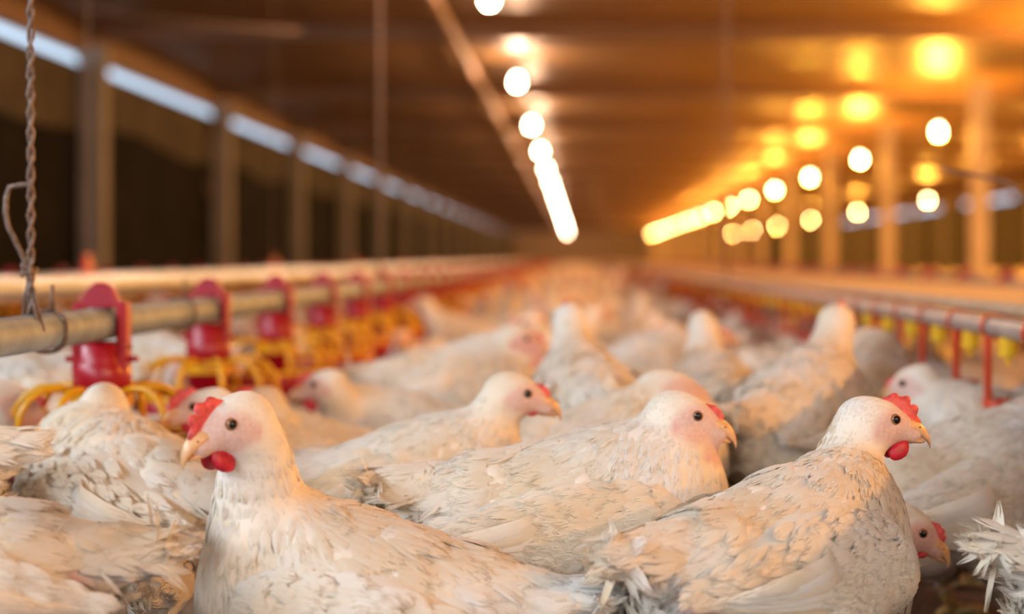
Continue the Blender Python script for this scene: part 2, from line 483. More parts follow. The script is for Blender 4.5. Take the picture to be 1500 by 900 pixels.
# thin cables that hold the lines
def cable(X, Y, z0, r, lab):
    m = MB(); m.tube([(X, Y, z0), (X, Y, 1.2), (X, Y, ZC)], r, 6); tag(m.build('suspension_cable', M['cable'], smooth=True), lab, 'cable', 'suspension cables')
cable(-.652, 5.43, PZ + .02, .005, 'thin cable dropping to the near feed pipe left of the central lamps')
cable(.62, 6.76, .42, .006, 'thin cable dropping to the drinker pipe right of the central lamps')
m = MB(); m.tube([P(868, 232, 30), P(872, 290, 30), P(890, 330, 30), P(935, 352, 30)], .04, 6)
tag(m.build('hanging_hose', M['cable'], smooth=True), 'dim curved hose hanging far back right of the central lamps', 'hose')
# loose rusty wire end poking in from the right edge
m = MB()
Yr = 2.75
pts = [P(1376, 246, Yr), P(1395, 252, Yr), P(1425, 256, Yr), P(1455, 262, Yr), P(1482, 270, Yr), P(1494, 284, Yr), P(1506, 300, Yr), P(1516, 250, Yr), P(1520, 100, Yr), Vector((P(1522, 0, Yr).x, Yr, ZC))]
m.tube(pts, [.0022, .003, .003, .0034, .0036, .0042, .0045, .004, .004, .004], 6)
tag(m.build('loose_wire', M['wire'], smooth=True), 'loose rusty wire end sticking in from the right edge', 'wire')
# curled strap on the second wall post
m = MB()
m.tube([P(a, b, 14.9) for a, b in [(313, 175), (318, 195), (302, 225), (301, 255), (306, 282), (316, 296)]], .035, 6, .35)
tag(m.build('loose_strap', M['cable'], smooth=True), 'loose curled strap dangling beside the second wall post', 'strap')

# ------------------------------------------------------------------ silver rail at left (drinker line)
r = empty('silver_drinker_rail', (-1.5, 0, 0)); tag(r, 'bright silver drinker rail running behind the red feeders at left', 'drinker line')
m = MB(); m.prism([(-.03, .420), (-.022, .437), (0, .443), (.022, .437), (.03, .420), (.03, .403), (.022, .397), (-.022, .397), (-.03, .403)], 1.0, 60)
m.build('rail', M['galv_rail'], r)
m = MB(); m.tube([(0, 1, .382), (0, 60, .382)], .014, 10); m.build('water_pipe', M['pvc'], r, smooth=True)
m = MB(); m.box((-.014, -.02, .37), (.014, .02, .47)); m.box((-.008, -.012, .47), (.008, .012, .50))
hw_ = MB(); hw_.tube([(0, 0, .49), (0, .004, 1.2), (0, 0, ZC)], .002, 5); hwm = hw_.mesh('hanger_wire', M['cable'])
hm = m.mesh('hanger', M['redcup'])
for k in range(8):
    h = link('hanger', hm, r); h.location = (0, 5.02 + 3.1 * k, 0); link('hanger_wire', hwm, h)

# ------------------------------------------------------------------ drinker line and beige ledge at right
DX = .62; DZ = .382
r = empty('nipple_drinker_line', (DX, 0, 0)); tag(r, 'grey nipple drinker pipe with yellow nipples and red cups at right', 'drinker line')
m = MB(); m.tube([(0, y, DZ) for y in np.arange(-1.8, 62, 2.0)], .0155, 12); m.build('water_pipe', M['pvc'], r, smooth=True)
m = MB(); m.lathe([(.010, 0), (.0135, -.001), (.0135, -.028), (.010, -.029), (.004, -.030), (.004, -.040)], 10); nip = m.mesh('nipple', M['yellownip'])
m = MB(); m.lathe([(.0175, -.007), (.0195, -.007), (.0195, .007), (.0175, .007), (.0175, -.007)], 14, cap=False); clipm = m.mesh('clip_ring', M['redcup'], True)
m = MB(); m.box((-.004, -.009, -.108), (.004, .009, -.012)); armm = m.mesh('cup_arm', M['redcup'])
m = MB(); m.lathe([(.008, -.122), (.022, -.118), (.025, -.104), (.023, -.104), (.020, -.112), (.001, -.116)], 14); cupm = m.mesh('drip_cup', M['redcup'], True)
NSP = .225
for k in range(174):
    y = 1.23 + NSP * k
    a = link('nipple', nip, r); a.location = (0, y, DZ - .012)
    c = link('clip_ring', clipm, r); c.location = (0, y + .085, DZ); c.rotation_euler = (PI / 2, 0, 0)
    if k % 7 == 3 and k > 3: continue
    b = link('cup_arm', armm, r); b.location = (-.022 if k % 2 else -.016, y + .03, DZ)
    d = link('drip_cup', cupm, r); d.location = (-.006 if k % 2 else -.004, y + .028, DZ + (.012 if k % 3 == 0 else 0))
r = empty('beige_ledge', (0, 0, 0)); tag(r, 'long dusty beige ledge above the drinker pipe at right', 'ledge')
m = MB(); m.prism([(.70, .404), (1.30, .404), (1.30, .396), (.70, .396)], -1.8, 62); m.build("board", M['board'], r)
m = MB(); m.tube([(.69, y, .402) for y in np.arange(-1.8, 62.1, 3.19)], .0115, 10); m.build('rolled_lip', M['board'], r, smooth=True)
m = MB()
for xx in (.72, 1.28): m.tube([(xx, 0, .40), (xx, 0, 1.2), (xx, 0, ZC)], .002, 4)
sm_ = m.mesh('hanger_wire', M['cable'])
for k in range(14): o = link('hanger_wire', sm_, r); o.location = (0, 8.2 + 4 * k, 0)

# ================================================================== CHICKENS
def smin(a, b, k):
    h = np.clip(.5 + .5 * (b - a) / k, 0, 1)
    return b * (1 - h) + a * h - k * h * (1 - h)
def s_ell(p, c, r):
    q = p - c
    k0 = np.sqrt(((q / r) ** 2).sum(-1)); k1 = np.sqrt(((q / (r * r)) ** 2).sum(-1)) + 1e-9
    return k0 * (k0 - 1) / k1
def s_cap(p, a, b, ra, rb):
    ab = b - a; t = np.clip(((p - a) @ ab) / (ab @ ab), 0, 1)
    return np.sqrt(((p - a - t[:, None] * ab) ** 2).sum(-1)) - (ra + (rb - ra) * t)

def surface_net(f, lo, hi, h):
    n = [int(math.ceil((hi[i] - lo[i]) / h)) + 1 for i in range(3)]
    ax = [lo[i] + h * np.arange(n[i]) for i in range(3)]
    G = np.stack(np.meshgrid(*ax, indexing='ij'), -1).reshape(-1, 3)
    V = f(G).reshape(n)
    ins = V < 0
    cnt = np.zeros([k - 1 for k in n], int)
    for dx in (0, 1):
        for dy in (0, 1):
            for dz in (0, 1):
                cnt += ins[dx:n[0]-1+dx, dy:n[1]-1+dy, dz:n[2]-1+dz]
    cm = (cnt > 0) & (cnt < 8)
    I = np.argwhere(cm); idx = -np.ones(cm.shape, int); idx[cm] = np.arange(len(I))
    acc = np.zeros((len(I), 3)); w = np.zeros(len(I))
    cs = [(a, b, c) for a in (0, 1) for b in (0, 1) for c in (0, 1)]
    for c0 in cs:
        for axn in range(3):
            if c0[axn]: continue
            c1 = list(c0); c1[axn] = 1
            v0 = V[I[:, 0]+c0[0], I[:, 1]+c0[1], I[:, 2]+c0[2]]; v1 = V[I[:, 0]+c1[0], I[:, 1]+c1[1], I[:, 2]+c1[2]]
            s = (v0 < 0) != (v1 < 0)
            t = np.where(s, v0 / np.where(s, v0 - v1, 1), 0)
            pos = I + np.array(c0, float); pos[:, axn] += t
            acc[s] += pos[s]; w[s] += 1
    verts = np.array(lo) + h * acc / w[:, None]
    quads = []
    for axn in range(3):
        o = [i for i in range(3) if i != axn]
        sl0 = [slice(None)] * 3; sl1 = [slice(None)] * 3
        sl0[axn] = slice(0, -1); sl1[axn] = slice(1, None)
        d = ins[tuple(sl0)] != ins[tuple(sl1)]
        E = np.argwhere(d)
        E = E[(E[:, o[0]] > 0) & (E[:, o[1]] > 0) & (E[:, o[0]] < n[o[0]]-1) & (E[:, o[1]] < n[o[1]]-1)]
        def cell(a, b):
            C = E.copy(); C[:, o[0]] -= a; C[:, o[1]] -= b
            return idx[C[:, 0], C[:, 1], C[:, 2]]
        q = np.stack([cell(1, 1), cell(0, 1), cell(0, 0), cell(1, 0)], 1)
        fl = ins[E[:, 0], E[:, 1], E[:, 2]]
        if axn == 1: fl = ~fl
        q[~fl] = q[~fl][:, ::-1]
        quads.append(q)
    return verts, np.concatenate(quads)

def grad(f, p, e=.0012):
    g = np.zeros_like(p)
    for k in range(3):
        d = np.zeros(3); d[k] = e
        g[:, k] = f(p + d) - f(p - d)
    return g / (2 * e)

def np_mesh(name, verts, faces, mat, smooth=True, mask=None, uv=None):
    me = bpy.data.meshes.new(name)
    verts = np.asarray(verts, np.float32); faces = np.asarray(faces, np.int32)
    me.vertices.add(len(verts)); me.vertices.foreach_set('co', verts.ravel())
    nf, k = faces.shape
    me.loops.add(nf * k); me.loops.foreach_set('vertex_index', faces.ravel())
    me.polygons.add(nf); me.polygons.foreach_set('loop_start', np.arange(0, nf * k, k, dtype=np.int32))
    me.polygons.foreach_set('loop_total', np.full(nf, k, np.int32))
    me.polygons.foreach_set('use_smooth', np.full(nf, smooth))
    me.materials.append(mat)
    if mask is not None:
        ca = me.color_attributes.new('mask', 'FLOAT_COLOR', 'POINT')
        c = np.concatenate([mask, np.ones((len(mask), 1))], 1).astype(np.float32)
        ca.data.foreach_set('color', c.ravel())
    if uv is not None:
        ul = me.uv_layers.new(name='UVMap'); ul.data.foreach_set('uv', np.asarray(uv, np.float32)[faces.ravel()].ravel())
    me.update()
    return me

def cards(p, nrm, flow, L, Wd, lift, R, curl=0.0, rows=4, cols=3):
    """many overlapping feather blades: base points p, outward normals, flow directions; returns verts, quads"""
    n = len(p)
    t = flow - nrm * (flow * nrm).sum(1, keepdims=True); t /= np.linalg.norm(t, axis=1, keepdims=True) + 1e-9
    b = np.cross(nrm, t)
    prof = {4: [.45, .95, .85, .18], 5: [.35, .85, 1.0, .8, .15], 6: [.4, .8, .95, .95, .75, .12]}[rows]
    s = np.linspace(0, 1, rows)
    V = np.zeros((n, rows, cols, 3)); qs = (-1, 0, 1) if cols == 3 else (-1, 1)
    rg = R.normal(0, 1, (n, rows))
    for i in range(rows):
        ce = p + t * (s[i] * L)[:, None] + nrm * (lift * (s[i] - .18) - curl * L * s[i] ** 2)[:, None] + b * (.05 * Wd * rg[:, i])[:, None]
        for j, q in enumerate(qs):
            V[:, i, j] = ce + b * (q * .5 * prof[i] * Wd)[:, None] + (nrm * (.14 * Wd)[:, None] if q == 0 else 0)
    UV = np.zeros((n, rows, cols, 2)); UV[..., 0] = R.uniform(0, 90, n)[:, None, None] + (np.array(qs) * .5 + .5)[None, None]; UV[..., 1] = s[None, :, None]
    base = (np.arange(n) * rows * cols)[:, None]
    Q = []
    for i in range(rows - 1):
        for j in range(cols - 1):
            a = i * cols + j
            Q.append(base + np.array([[a, a + 1, a + cols + 1, a + cols]]))
    return V.reshape(-1, 3), np.concatenate(Q, 0), UV.reshape(-1, 2)

def rotY(a):
    c, s = math.cos(a), math.sin(a)
    return np.array([[c, 0, s], [0, 1, 0], [-s, 0, c]])

class Bird:
    """geometry of one bird in its own frame: faces +x, stands on z=0, torso centre over the origin"""
    def __init__(s, seed, zc=.17, pitch=8., head=None, hdir=(1, 0, -.15), fat=1.0, h=.0060, feathers=1700, comb=.014, wattle=1.0,
                 raw=(), red=.5, rows=4, hs=1.17, droop=0.0):
        s.R = np.random.default_rng(seed); s.zc = zc; s.fat = fat; s.h = h; s.hs = hs; s.droop = droop
        s.T = rotY(-math.radians(pitch)); s.c = np.array([0, 0, zc])
        hd = np.array(hdir, float); hd /= np.linalg.norm(hd)
        s.head = np.array(head if head is not None else (.185, 0, zc + .135), float)
        up = np.array([0, 0, 1.]); up -= hd * hd[2]; up /= np.linalg.norm(up)
        s.H = np.stack([hd, np.cross(up, hd), up], 1)       # columns: forward, left, up
        s.comb_h = comb; s.wat = wattle; s.raw = raw; s.red = red
        tw = lambda x, y, z: s.T @ np.array([x, y, z]) + s.c
        s.tw = tw
        p0 = tw(.055, 0, .020); p1 = tw(.135, 0, .045); p3 = s.head - s.H @ np.array([.014, 0, .006]) * hs
        p2 = p3 - s.H @ np.array([.030, 0, 0]) - np.array([0, 0, .055])
        tt = np.linspace(0, 1, 9)[:, None]
        s.neck = (1-tt)**3*p0 + 3*(1-tt)**2*tt*p1 + 3*(1-tt)*tt**2*p2 + tt**3*p3
        s.nr = np.interp(np.linspace(0, 1, 9), [0, .25, .5, .75, 1], [.062, .054, .041, .032, .0215 * hs])
        s.spine = np.concatenate([[tw(-.22, 0, .06), tw(-.13, 0, .02), tw(-.05, 0, 0), tw(.03, 0, .005)], s.neck[2:], [s.head]])
        s.nfe = feathers; s.build_body(feathers, rows)
    def torso_sdf(s, p):
        q = (p - s.c) @ s.T; fa = s.fat
        A = lambda *x: np.array(x, float)
        q = q.copy(); q[:, 1] = np.abs(q[:, 1])
        d = s_ell(q, A(0, 0, 0), A(.135, .086 * fa, .078 * fa))
        d = smin(d, s_ell(q, A(.070, 0, -.018), A(.080, .076 * fa, .074 * fa)), .03)
        d = smin(d, s_ell(q, A(-.085, 0, -.022), A(.078, .070 * fa, .058 * fa)), .03)
        d = smin(d, s_cap(q, A(-.10, 0, .022), A(-.178, 0, .046), .050, .020), .03)
        d = smin(d, s_cap(q, A(-.015, .055, -.035), A(.018, .058, -.092), .042, .018), .025)
        return d
    def sdf(s, p):
        d = s.torso_sdf(p)
        dn = None
        for i in range(len(s.neck) - 1):
            c = s_cap(p, s.neck[i], s.neck[i+1], s.nr[i], s.nr[i+1])
            dn = c if dn is None else np.minimum(dn, c)
        q = (p - s.head) @ s.H / s.hs
        A = lambda *x: np.array(x, float)
        dh = s_ell(q, A(-.004, 0, .000), A(.028, .0172, .0178))
        dh = smin(dh, s_cap(q, A(.004, 0, 0), A(.029, 0, -.0035), .0165, .0095), .008)
        q2 = q.copy(); q2[:, 1] = np.abs(q2[:, 1])
        dh = smin(dh, s_ell(q2, A(-.004, .009, -.010), A(.015, .010, .011)), .008)
        eye = np.sqrt(((q2 - A(.008, .0196, .0055)) ** 2).sum(1))
        dh = dh + .0016 * np.exp(-(eye / .006) ** 2) - .0011 * np.exp(-((eye - .0085) / .0028) ** 2)
        return smin(d, smin(dn, dh * s.hs, .016), .04)
    def build_body(s, nfe, rows):
        lo = np.minimum(s.neck.min(0) - .06, [-.225, -.13, s.zc - .16]); hi = np.maximum(s.neck.max(0) + .06, [.19, .13, s.zc + .12])
        lo = np.minimum(lo, s.head - .065); hi = np.maximum(hi, s.head + .065)
        v, q = surface_net(s.sdf, lo, hi, s.h)
        for _ in range(2):
            g = grad(s.sdf, v); v = v - g * (s.sdf(v) / ((g * g).sum(1) + 1e-6))[:, None] * .9
        # light lumpiness of plumage away from the face
        hq = (v - s.head) @ s.H / s.hs
        away = np.clip((np.linalg.norm(hq, axis=1) - .05) / .06, 0, 1)
        g = grad(s.sdf, v); g /= np.linalg.norm(g, axis=1, keepdims=True) + 1e-9
        ph = s.R.uniform(0, 6, 6)
        lump = (np.sin(v[:, 0]*60+ph[0]) * np.sin(v[:, 2]*52+ph[1]) * np.sin(v[:, 1]*48+ph[2]) + .6*np.sin(v[:, 0]*120+ph[3]+v[:, 2]*70)*np.sin(v[:, 1]*110+ph[4]))
        v = v + g * (lump * .0032 * away)[:, None]
        v[:, 2] = np.maximum(v[:, 2], .004)
        # masks: bare face skin, raw skin patches, red
        a = np.abs(hq[:, 1])
        fd = np.sqrt(((hq[:, 0] - .012) / .021) ** 2 + ((hq[:, 2] + .001) / .0165) ** 2)
        skin = np.clip((1.2 - fd) / .4, 0, 1) * (a > .003) * (np.linalg.norm(hq, axis=1) < .05)
        skin = np.maximum(skin, np.clip((hq[:, 0] - .020) / .006, 0, 1) * (np.linalg.norm(hq, axis=1) < .05))
        lobe = np.clip(1.25 - np.sqrt(((hq[:, 0] + .010 + .25*hq[:, 2]) / .0045) ** 2 + ((hq[:, 2] + .009) / .0085) ** 2), 0, 1) * (a > .006) * (np.linalg.norm(hq, axis=1) < .05)
        tq = (v - s.c) @ s.T
        rawm = np.zeros(len(v))
        for (x, y, z, r) in s.raw:
            rawm = np.maximum(rawm, np.clip(1.5 - np.linalg.norm((tq - np.array([x, y, z])) / np.array([r, r * 1.4, r]), axis=1) * 1.0, 0, 1))
        # streaky throat skin
        s.mask = np.stack([np.clip(skin * (.55 + .45 * s.red), 0, 1), np.clip(rawm, 0, 1), np.clip(lobe * .7 * s.red, 0, 1)], 1)
        s.bv, s.bq = v, q
        s.body = np_mesh('body', v, q, M['body'], True, s.mask)
        # feathers
        s.plum = None
        if nfe:
            cen = v[q].mean(1); nr = grad(s.sdf, cen); nr /= np.linalg.norm(nr, axis=1, keepdims=True) + 1e-9
            hq = (cen - s.head) @ s.H / s.hs; hd_ = np.linalg.norm(hq, axis=1)
            tq = (cen - s.c) @ s.T
            fm = s.mask[q].mean(1)
            ok = (hd_ > .036) & (cen[:, 2] > .02) & (fm[:, 1] < .25) & (fm[:, 0] < .1)
            ci = np.flatnonzero(ok)
            pick = s.R.choice(ci, min(nfe, len(ci)), replace=False)
            pc, pn = cen[pick], nr[pick]
            # flow along the spine towards the tail
            d2 = ((pc[:, None] - s.spine[None]) ** 2).sum(2); k = d2.argmin(1)
            tang = np.gradient(s.spine, axis=0); tang /= np.linalg.norm(tang, axis=1, keepdims=True)
            wts = np.exp(-d2 / .0025); fl = -(wts[..., None] * tang[None]).sum(1)
            fl /= np.linalg.norm(fl, axis=1, keepdims=True) + 1e-9
            fl[:, 2] -= .22
            fl += s.R.normal(0, .16, fl.shape)
            dn = np.sqrt(((pc[:, None] - s.neck[None, 3:]) ** 2).sum(2)).min(1)
            nk = np.clip((.10 - dn) / .06, 0, 1)
            hk = np.clip((.075 - hd_[pick]) / .04, 0, 1)
            rear = np.clip((-.09 - tq[pick, 0]) / .06, 0, 1)
            L = (.034 * (1 - nk) + .020 * nk) * (1 - .55 * hk) * (1 + .35 * rear) * s.R.uniform(.7, 1.3, len(pick))
            Wd = (.0165 * (1 - nk) + .0075 * nk) * (1 - .5 * hk) * s.R.uniform(.6, 1.2, len(pick))
            lift = L * (.08 + .03 * rear) * s.R.uniform(.4, 1.4, len(pick))
            VS, QS, US, nn_ = [], [], [], 0
            def addc(p_, n_, f_, L_, W_, l_, rw=4, cl=3):
                nonlocal nn_
                V, Q, U = cards(p_, n_, f_, L_, W_, l_, s.R, .10, rw, cl)
                VS.append(V); QS.append(Q + nn_); US.append(U); nn_ += len(V)
            addc(pc, pn, fl, L, Wd, lift, rows)
            def layer(cand, n_, l0, w0, lf0, lf1, jit):
                pk = s.R.choice(cand, min(n_, len(cand)), replace=False); a, b_ = cen[pk], nr[pk]
                d2 = ((a[:, None] - s.spine[None]) ** 2).sum(2)
                w_ = np.exp(-d2 / .0025); f_ = -(w_[..., None] * tang[None]).sum(1); f_ /= np.linalg.norm(f_, axis=1, keepdims=True) + 1e-9
                f_[:, 2] -= .2; f_ += s.R.normal(0, jit, f_.shape)
                hk = np.clip((.085 - hd_[pk]) / .05, 0, 1)
                L_ = l0 * (1 - .6 * hk) * s.R.uniform(.6, 1.3, len(pk))
                addc(a, b_, f_, L_, w0 * (1 - .4 * hk) * s.R.uniform(.6, 1.4, len(pk)), L_ * s.R.uniform(lf0, lf1, len(pk)), 4, 2)
            layer(ci, int(nfe * 1.5), .025, .0042, .03, .12, .24)      # downy barbs
            hi_ = np.flatnonzero((hd_ <= .046) & (fm[:, 0] < .25) & (hq[:, 0] < .022))
            if len(hi_) > 20 and nfe > 1500: layer(hi_, 900, .013, .0030, .05, .16, .16)
            V = np.concatenate(VS); V[:, 2] = np.maximum(V[:, 2], .003)
            s.plum = np_mesh('plumage', V, np.concatenate(QS), M['feather'], uv=np.concatenate(US))
    # ---- head parts
    def hw(s, pts): return np.asarray(pts, float) * s.hs @ s.H.T + s.head
    def beak_meshes(s):
        m = MB()
        st = [(.020, .0108, .0080, -.004), (.027, .0100, .0085, -.0045), (.033, .0086, .0070, -.005), (.039, .0066, .0040, -.006), (.0440, .0044, -.0010, -.008), (.0472, .0024, -.0070, -.0112), (.0482, .0007, -.0118, -.0135)]
        n = 10; V = []; F = []
        for x, w, zt, zb in st:
            for k in range(n):
                a = 2 * PI * k / n
                z = (zt + zb) / 2 + math.sin(a) * (zt - zb) / 2
                V.append((x, w * math.cos(a), z))
        for i in range(len(st) - 1):
            for k in range(n):
                k2 = (k+1) % n; F.append((i*n+k, i*n+k2, (i+1)*n+k2, (i+1)*n+k))
        F.append(tuple((len(st)-1)*n+k for k in range(n)))
        V = s.hw(V); m.add(V, F)
        m2 = MB(); V = []; F = []
        st = [(.018, .0098, -.0045, -.0125), (.026, .0086, -.0050, -.0125), (.033, .0064, -.0058, -.0118), (.039, .0040, -.0068, -.0108), (.0425, .0012, -.0078, -.0094)]
        for x, w, zt, zb in st:
            for k in range(n):
                a = 2 * PI * k / n
                V.append((x, w * math.cos(a), (zt + zb) / 2 + math.sin(a) * (zt - zb) / 2))
        for i in range(len(st) - 1):
            for k in range(n):
                k2 = (k+1) % n; F.append((i*n+k, i*n+k2, (i+1)*n+k2, (i+1)*n+k))
        F.append(tuple((len(st)-1)*n+k for k in range(n)))
        m2.add(s.hw(V), F)
        return m, m2
    def comb_mb(s):
        hc = s.comb_h; n = 22; V = []; F = []
        for i in range(n):
            t = i / (n - 1)
            ang = math.radians(10 + (30 + 55 * min(1, hc / .014)) * t)          # over the skull from above the beak to the crown
            ca, sa = math.cos(ang), math.sin(ang)
            bx, bz = -.002 + .031 * ca, .0188 * sa
            if t < .15: bx += .003 * (1 - t / .15); bz -= .001
            tooth = .55 + .45 * abs(math.sin(PI * t * 4.5 + .3)) ** .7
            hh = hc * math.sin(PI * min(1, .12 + t * .95)) ** .6 * tooth
            dx, dz = ca * .75, sa
            lean = .12 * hh
            for (k, off, wv) in ((-.004, 0, .0034), (.45 * hh, 0, .0030), (.85 * hh, 0, .0020), (hh, 0, .0004)):
                V.append((bx + dx * k, wv + lean * k / max(hh, 1e-4), bz + dz * k)); V.append((bx + dx * k, -wv + lean * k / max(hh, 1e-4), bz + dz * k))
        for i in range(n - 1):
            a = i * 8; b = a + 8
            for j in range(3):
                F.append((a+2*j, b+2*j, b+2*j+2, a+2*j+2)); F.append((a+2*j+1, a+2*j+3, b+2*j+3, b+2*j+1))
            F.append((a+6, b+6, b+7, a+7))
        for e in (0, (n-1)*8):
            for j in range(3): F.append((e+2*j, e+2*j+2, e+2*j+3, e+2*j+1))
        m = MB(); m.add(s.hw(V), F); return m
    def wattle_mb(s, sd):
        k = s.wat; V = []; F = []; n = 10
        st = [(0, .002), (.12, .5), (.3, .82), (.5, 1), (.7, .98), (.86, .72), (.96, .38), (1, .04)]
        for t, r in st:
            for j in range(n):
                a = 2 * PI * j / n
                V.append((.0225 - .002 * t + .0088 * k * r * math.cos(a) - .004 * t, sd * (.0065 + .003 * t) + .0030 * r * math.sin(a), -.0085 - .0215 * k * t))
        for i in range(len(st) - 1):
            for j in range(n):
                j2 = (j+1) % n; F.append((i*n+j, i*n+j2, (i+1)*n+j2, (i+1)*n+j))
        m = MB(); m.add(s.hw(V), F); return m
    # ---- wings
    def wing_pt(s, u, v, sd, off=0.0):
        """point on the folded wing: u shoulder->tip, v -1 low edge .. 1 top edge; torso frame then world"""
        u = np.asarray(u, float); v = np.asarray(v, float)
        x = .098 - .262 * u
        zc = np.interp(u, [0, .3, .6, 1], [.004, .010, .014, .020])
        hw = np.interp(u, [0, .12, .3, .5, .7, .85, 1], [.020, .042, .052, .050, .036, .022, .006])
        z = zc + v * hw - .012 * np.clip(u - .5, 0, 1) - s.droop * np.interp(u, [0, .3, 1], [.3, 1, .9])
        q = np.stack([x, np.full_like(x, .0), z], -1)
        lo = np.full(x.shape, .0); hi = np.full(x.shape, .14)
        for _ in range(16):
            mid = (lo + hi) / 2; q[..., 1] = mid
            pw = (q.reshape(-1, 3) @ s.T.T) + s.c
            ins = s.torso_sdf(pw).reshape(x.shape) < 0
            lo = np.where(ins, mid, lo); hi = np.where(ins, hi, mid)
        ys = np.maximum((lo + hi) / 2, .040 + .02 * (1 - u))
        th = (.018 * np.clip(1 - np.abs(v) ** 3, 0, 1) + .010 * np.clip(-v, 0, 1) ** 2) * np.interp(u, [0, .1, .5, .8, 1], [.3, .9, 1, .8, .5])
        q[..., 1] = sd * (ys + th + off)
        return (q.reshape(-1, 3) @ s.T.T + s.c).reshape(q.shape)
    def wing(s, sd, ncov=220, joinflight=False):
        nu, nv = 22, 12
        U, Vv = np.meshgrid(np.linspace(0, 1, nu), np.linspace(-1, 1, nv), indexing='ij')
        out = s.wing_pt(U, Vv, sd, .004); 
        inn = s.wing_pt(U, Vv, sd, -.012)
        V = np.concatenate([out.reshape(-1, 3), inn.reshape(-1, 3)])
        g = np.arange(nu * nv).reshape(nu, nv); F = []
        a, b, c, d = g[:-1, :-1].ravel(), g[1:, :-1].ravel(), g[1:, 1:].ravel(), g[:-1, 1:].ravel()
        F.append(np.stack([a, b, c, d], 1)); F.append(np.stack([d, c, b, a], 1) + nu * nv)
        for e in (g[:, 0], g[:, -1][::-1], g[0, ::-1], g[-1, :]):
            F.append(np.stack([e[:-1], e[:-1] + nu*nv, e[1:] + nu*nv, e[1:]], 1))
        Q = np.concatenate(F)
        if sd < 0: Q = Q[:, ::-1]
        # covert feathers in rows
        vv = s.R.uniform(-.95, .95, ncov); uu = np.where(vv > .30, s.R.uniform(0, .95, ncov), s.R.uniform(0, .52, ncov))
        co = np.interp(uu, [0, .35, .5, .95], [.0065, .0095, .012, .010])
        p0 = s.wing_pt(uu, vv, sd, co); pu = s.wing_pt(uu + .05, vv * .97, sd, co)
        pv = s.wing_pt(uu, np.clip(vv + .08, -1, 1), sd, co)
        nr = np.cross(pu - p0, pv - p0) * (1 if sd < 0 else 1); nr /= np.linalg.norm(nr, axis=1, keepdims=True) + 1e-9
        outd = (s.T @ np.array([0, sd, 0.]))
        nr = np.where((nr @ outd)[:, None] < 0, -nr, nr); nr = nr * .6 + outd * .4
        nr /= np.linalg.norm(nr, axis=1, keepdims=True)
        thin = s.R.uniform(0, 1, ncov) < .5
        L = np.interp(uu, [0, .3, .7], [.018, .030, .042]) * s.R.uniform(.75, 1.2, ncov)
        Wd = np.where(thin, .0045, np.interp(uu, [0, .3, .7], [.011, .016, .013])) * s.R.uniform(.8, 1.15, ncov)
        UVs = np.zeros((len(V), 2))
        V2, Q2, U2 = cards(p0, nr, pu - p0 + s.R.normal(0, .0012, p0.shape), L, Wd, L * s.R.uniform(.10, .22, ncov), s.R, .03, 5)
        Q2 = Q2 + len(V); V = np.concatenate([V, V2]); Q = np.concatenate([Q, Q2]); UVs = np.concatenate([UVs, U2])
        fl = []
        for k in range(9):
            v0 = -1.0 + k * .19
            u0, u1 = .30 + .02 * k, 1.06 - .035 * abs(k - 3)
            tt = np.linspace(0, 1, 9)
            cen = s.wing_pt(u0 + (u1 - u0) * tt, v0 * (1 - .25 * tt) - .12 * tt, sd, np.interp(tt, [0, .3, 1], [-.009, .004, .008]) + .0032 * k * np.interp(tt, [0, .35, 1], [0, 1, 1]))
            wv = .0078 * np.interp(tt, [0, .3, .85, 1], [.6, 1, .9, .2])
            upd = s.T @ np.array([0, 0, 1.])
            rows = []
            for j, qv in enumerate((-1, 0, 1)):
                rows.append(cen + upd * (qv * wv)[:, None] + outd * (.0030 if qv == 0 else (-.0015 if qv > 0 else .0018)))
            fv = np.stack(rows, 1).reshape(-1, 3)
            fq = []
            for i in range(8):
                for j in range(2):
                    a = i * 3 + j; fq.append((a, a + 1, a + 4, a + 3))
            fu = np.stack([np.repeat(tt[:, None] * 0, 3, 1) + s.R.uniform(0, 90) + np.array([0, .5, 1.]), np.repeat(tt[:, None] ** 2 * .9, 3, 1)], -1).reshape(-1, 2)
            fl.append((fv, np.array(fq), fu))
        if joinflight:
            for fv, fq, fu in fl:
                Q = np.concatenate([Q, fq + len(V)]); V = np.concatenate([V, fv]); UVs = np.concatenate([UVs, fu])
            fl = []
        V = V.copy(); V[:, 2] = np.maximum(V[:, 2], .006)
        return np_mesh('wing', V, Q, M['feather'], uv=UVs), [np_mesh('flight_feather', fv, fq, M['feather'], uv=fu) for fv, fq, fu in fl]
    def tail(s, n=8):
        p = []; fl = []; nr = []
        for i in range(n):
            a = (i / (n - 1) - .5) * 1.5
            p.append(s.tw(-.155, .012 * math.sin(a), .046 - .012 * abs(math.sin(a))))
            fl.append(s.T @ np.array([-math.cos(a), math.sin(a) * .8, .16 - .25 * abs(a)])); nr.append(s.T @ np.array([.3, math.sin(a) * .8, 1.]))
        nr = np.array(nr); nr /= np.linalg.norm(nr, axis=1, keepdims=True)
        V, Q, U = cards(np.array(p), nr, np.array(fl), s.R.uniform(.035, .05, n), s.R.uniform(.007, .010, n), np.full(n, .003), s.R, .16, 6)
        # fluff round the root
        n2 = 340
        aa = s.R.uniform(-1.6, 1.6, n2); xx = s.R.uniform(-.17, -.11, n2)
        pp = np.array([s.tw(x, .036 * math.sin(a), .035 + .026 * math.cos(a)) for x, a in zip(xx, aa)])
        nn = np.array([s.T @ np.array([-.2, math.sin(a), math.cos(a)]) for a in aa]); nn /= np.linalg.norm(nn, axis=1, keepdims=True)
        ff = np.tile(s.T @ np.array([-1, 0, .12]), (n2, 1)) + s.R.normal(0, .2, (n2, 3))
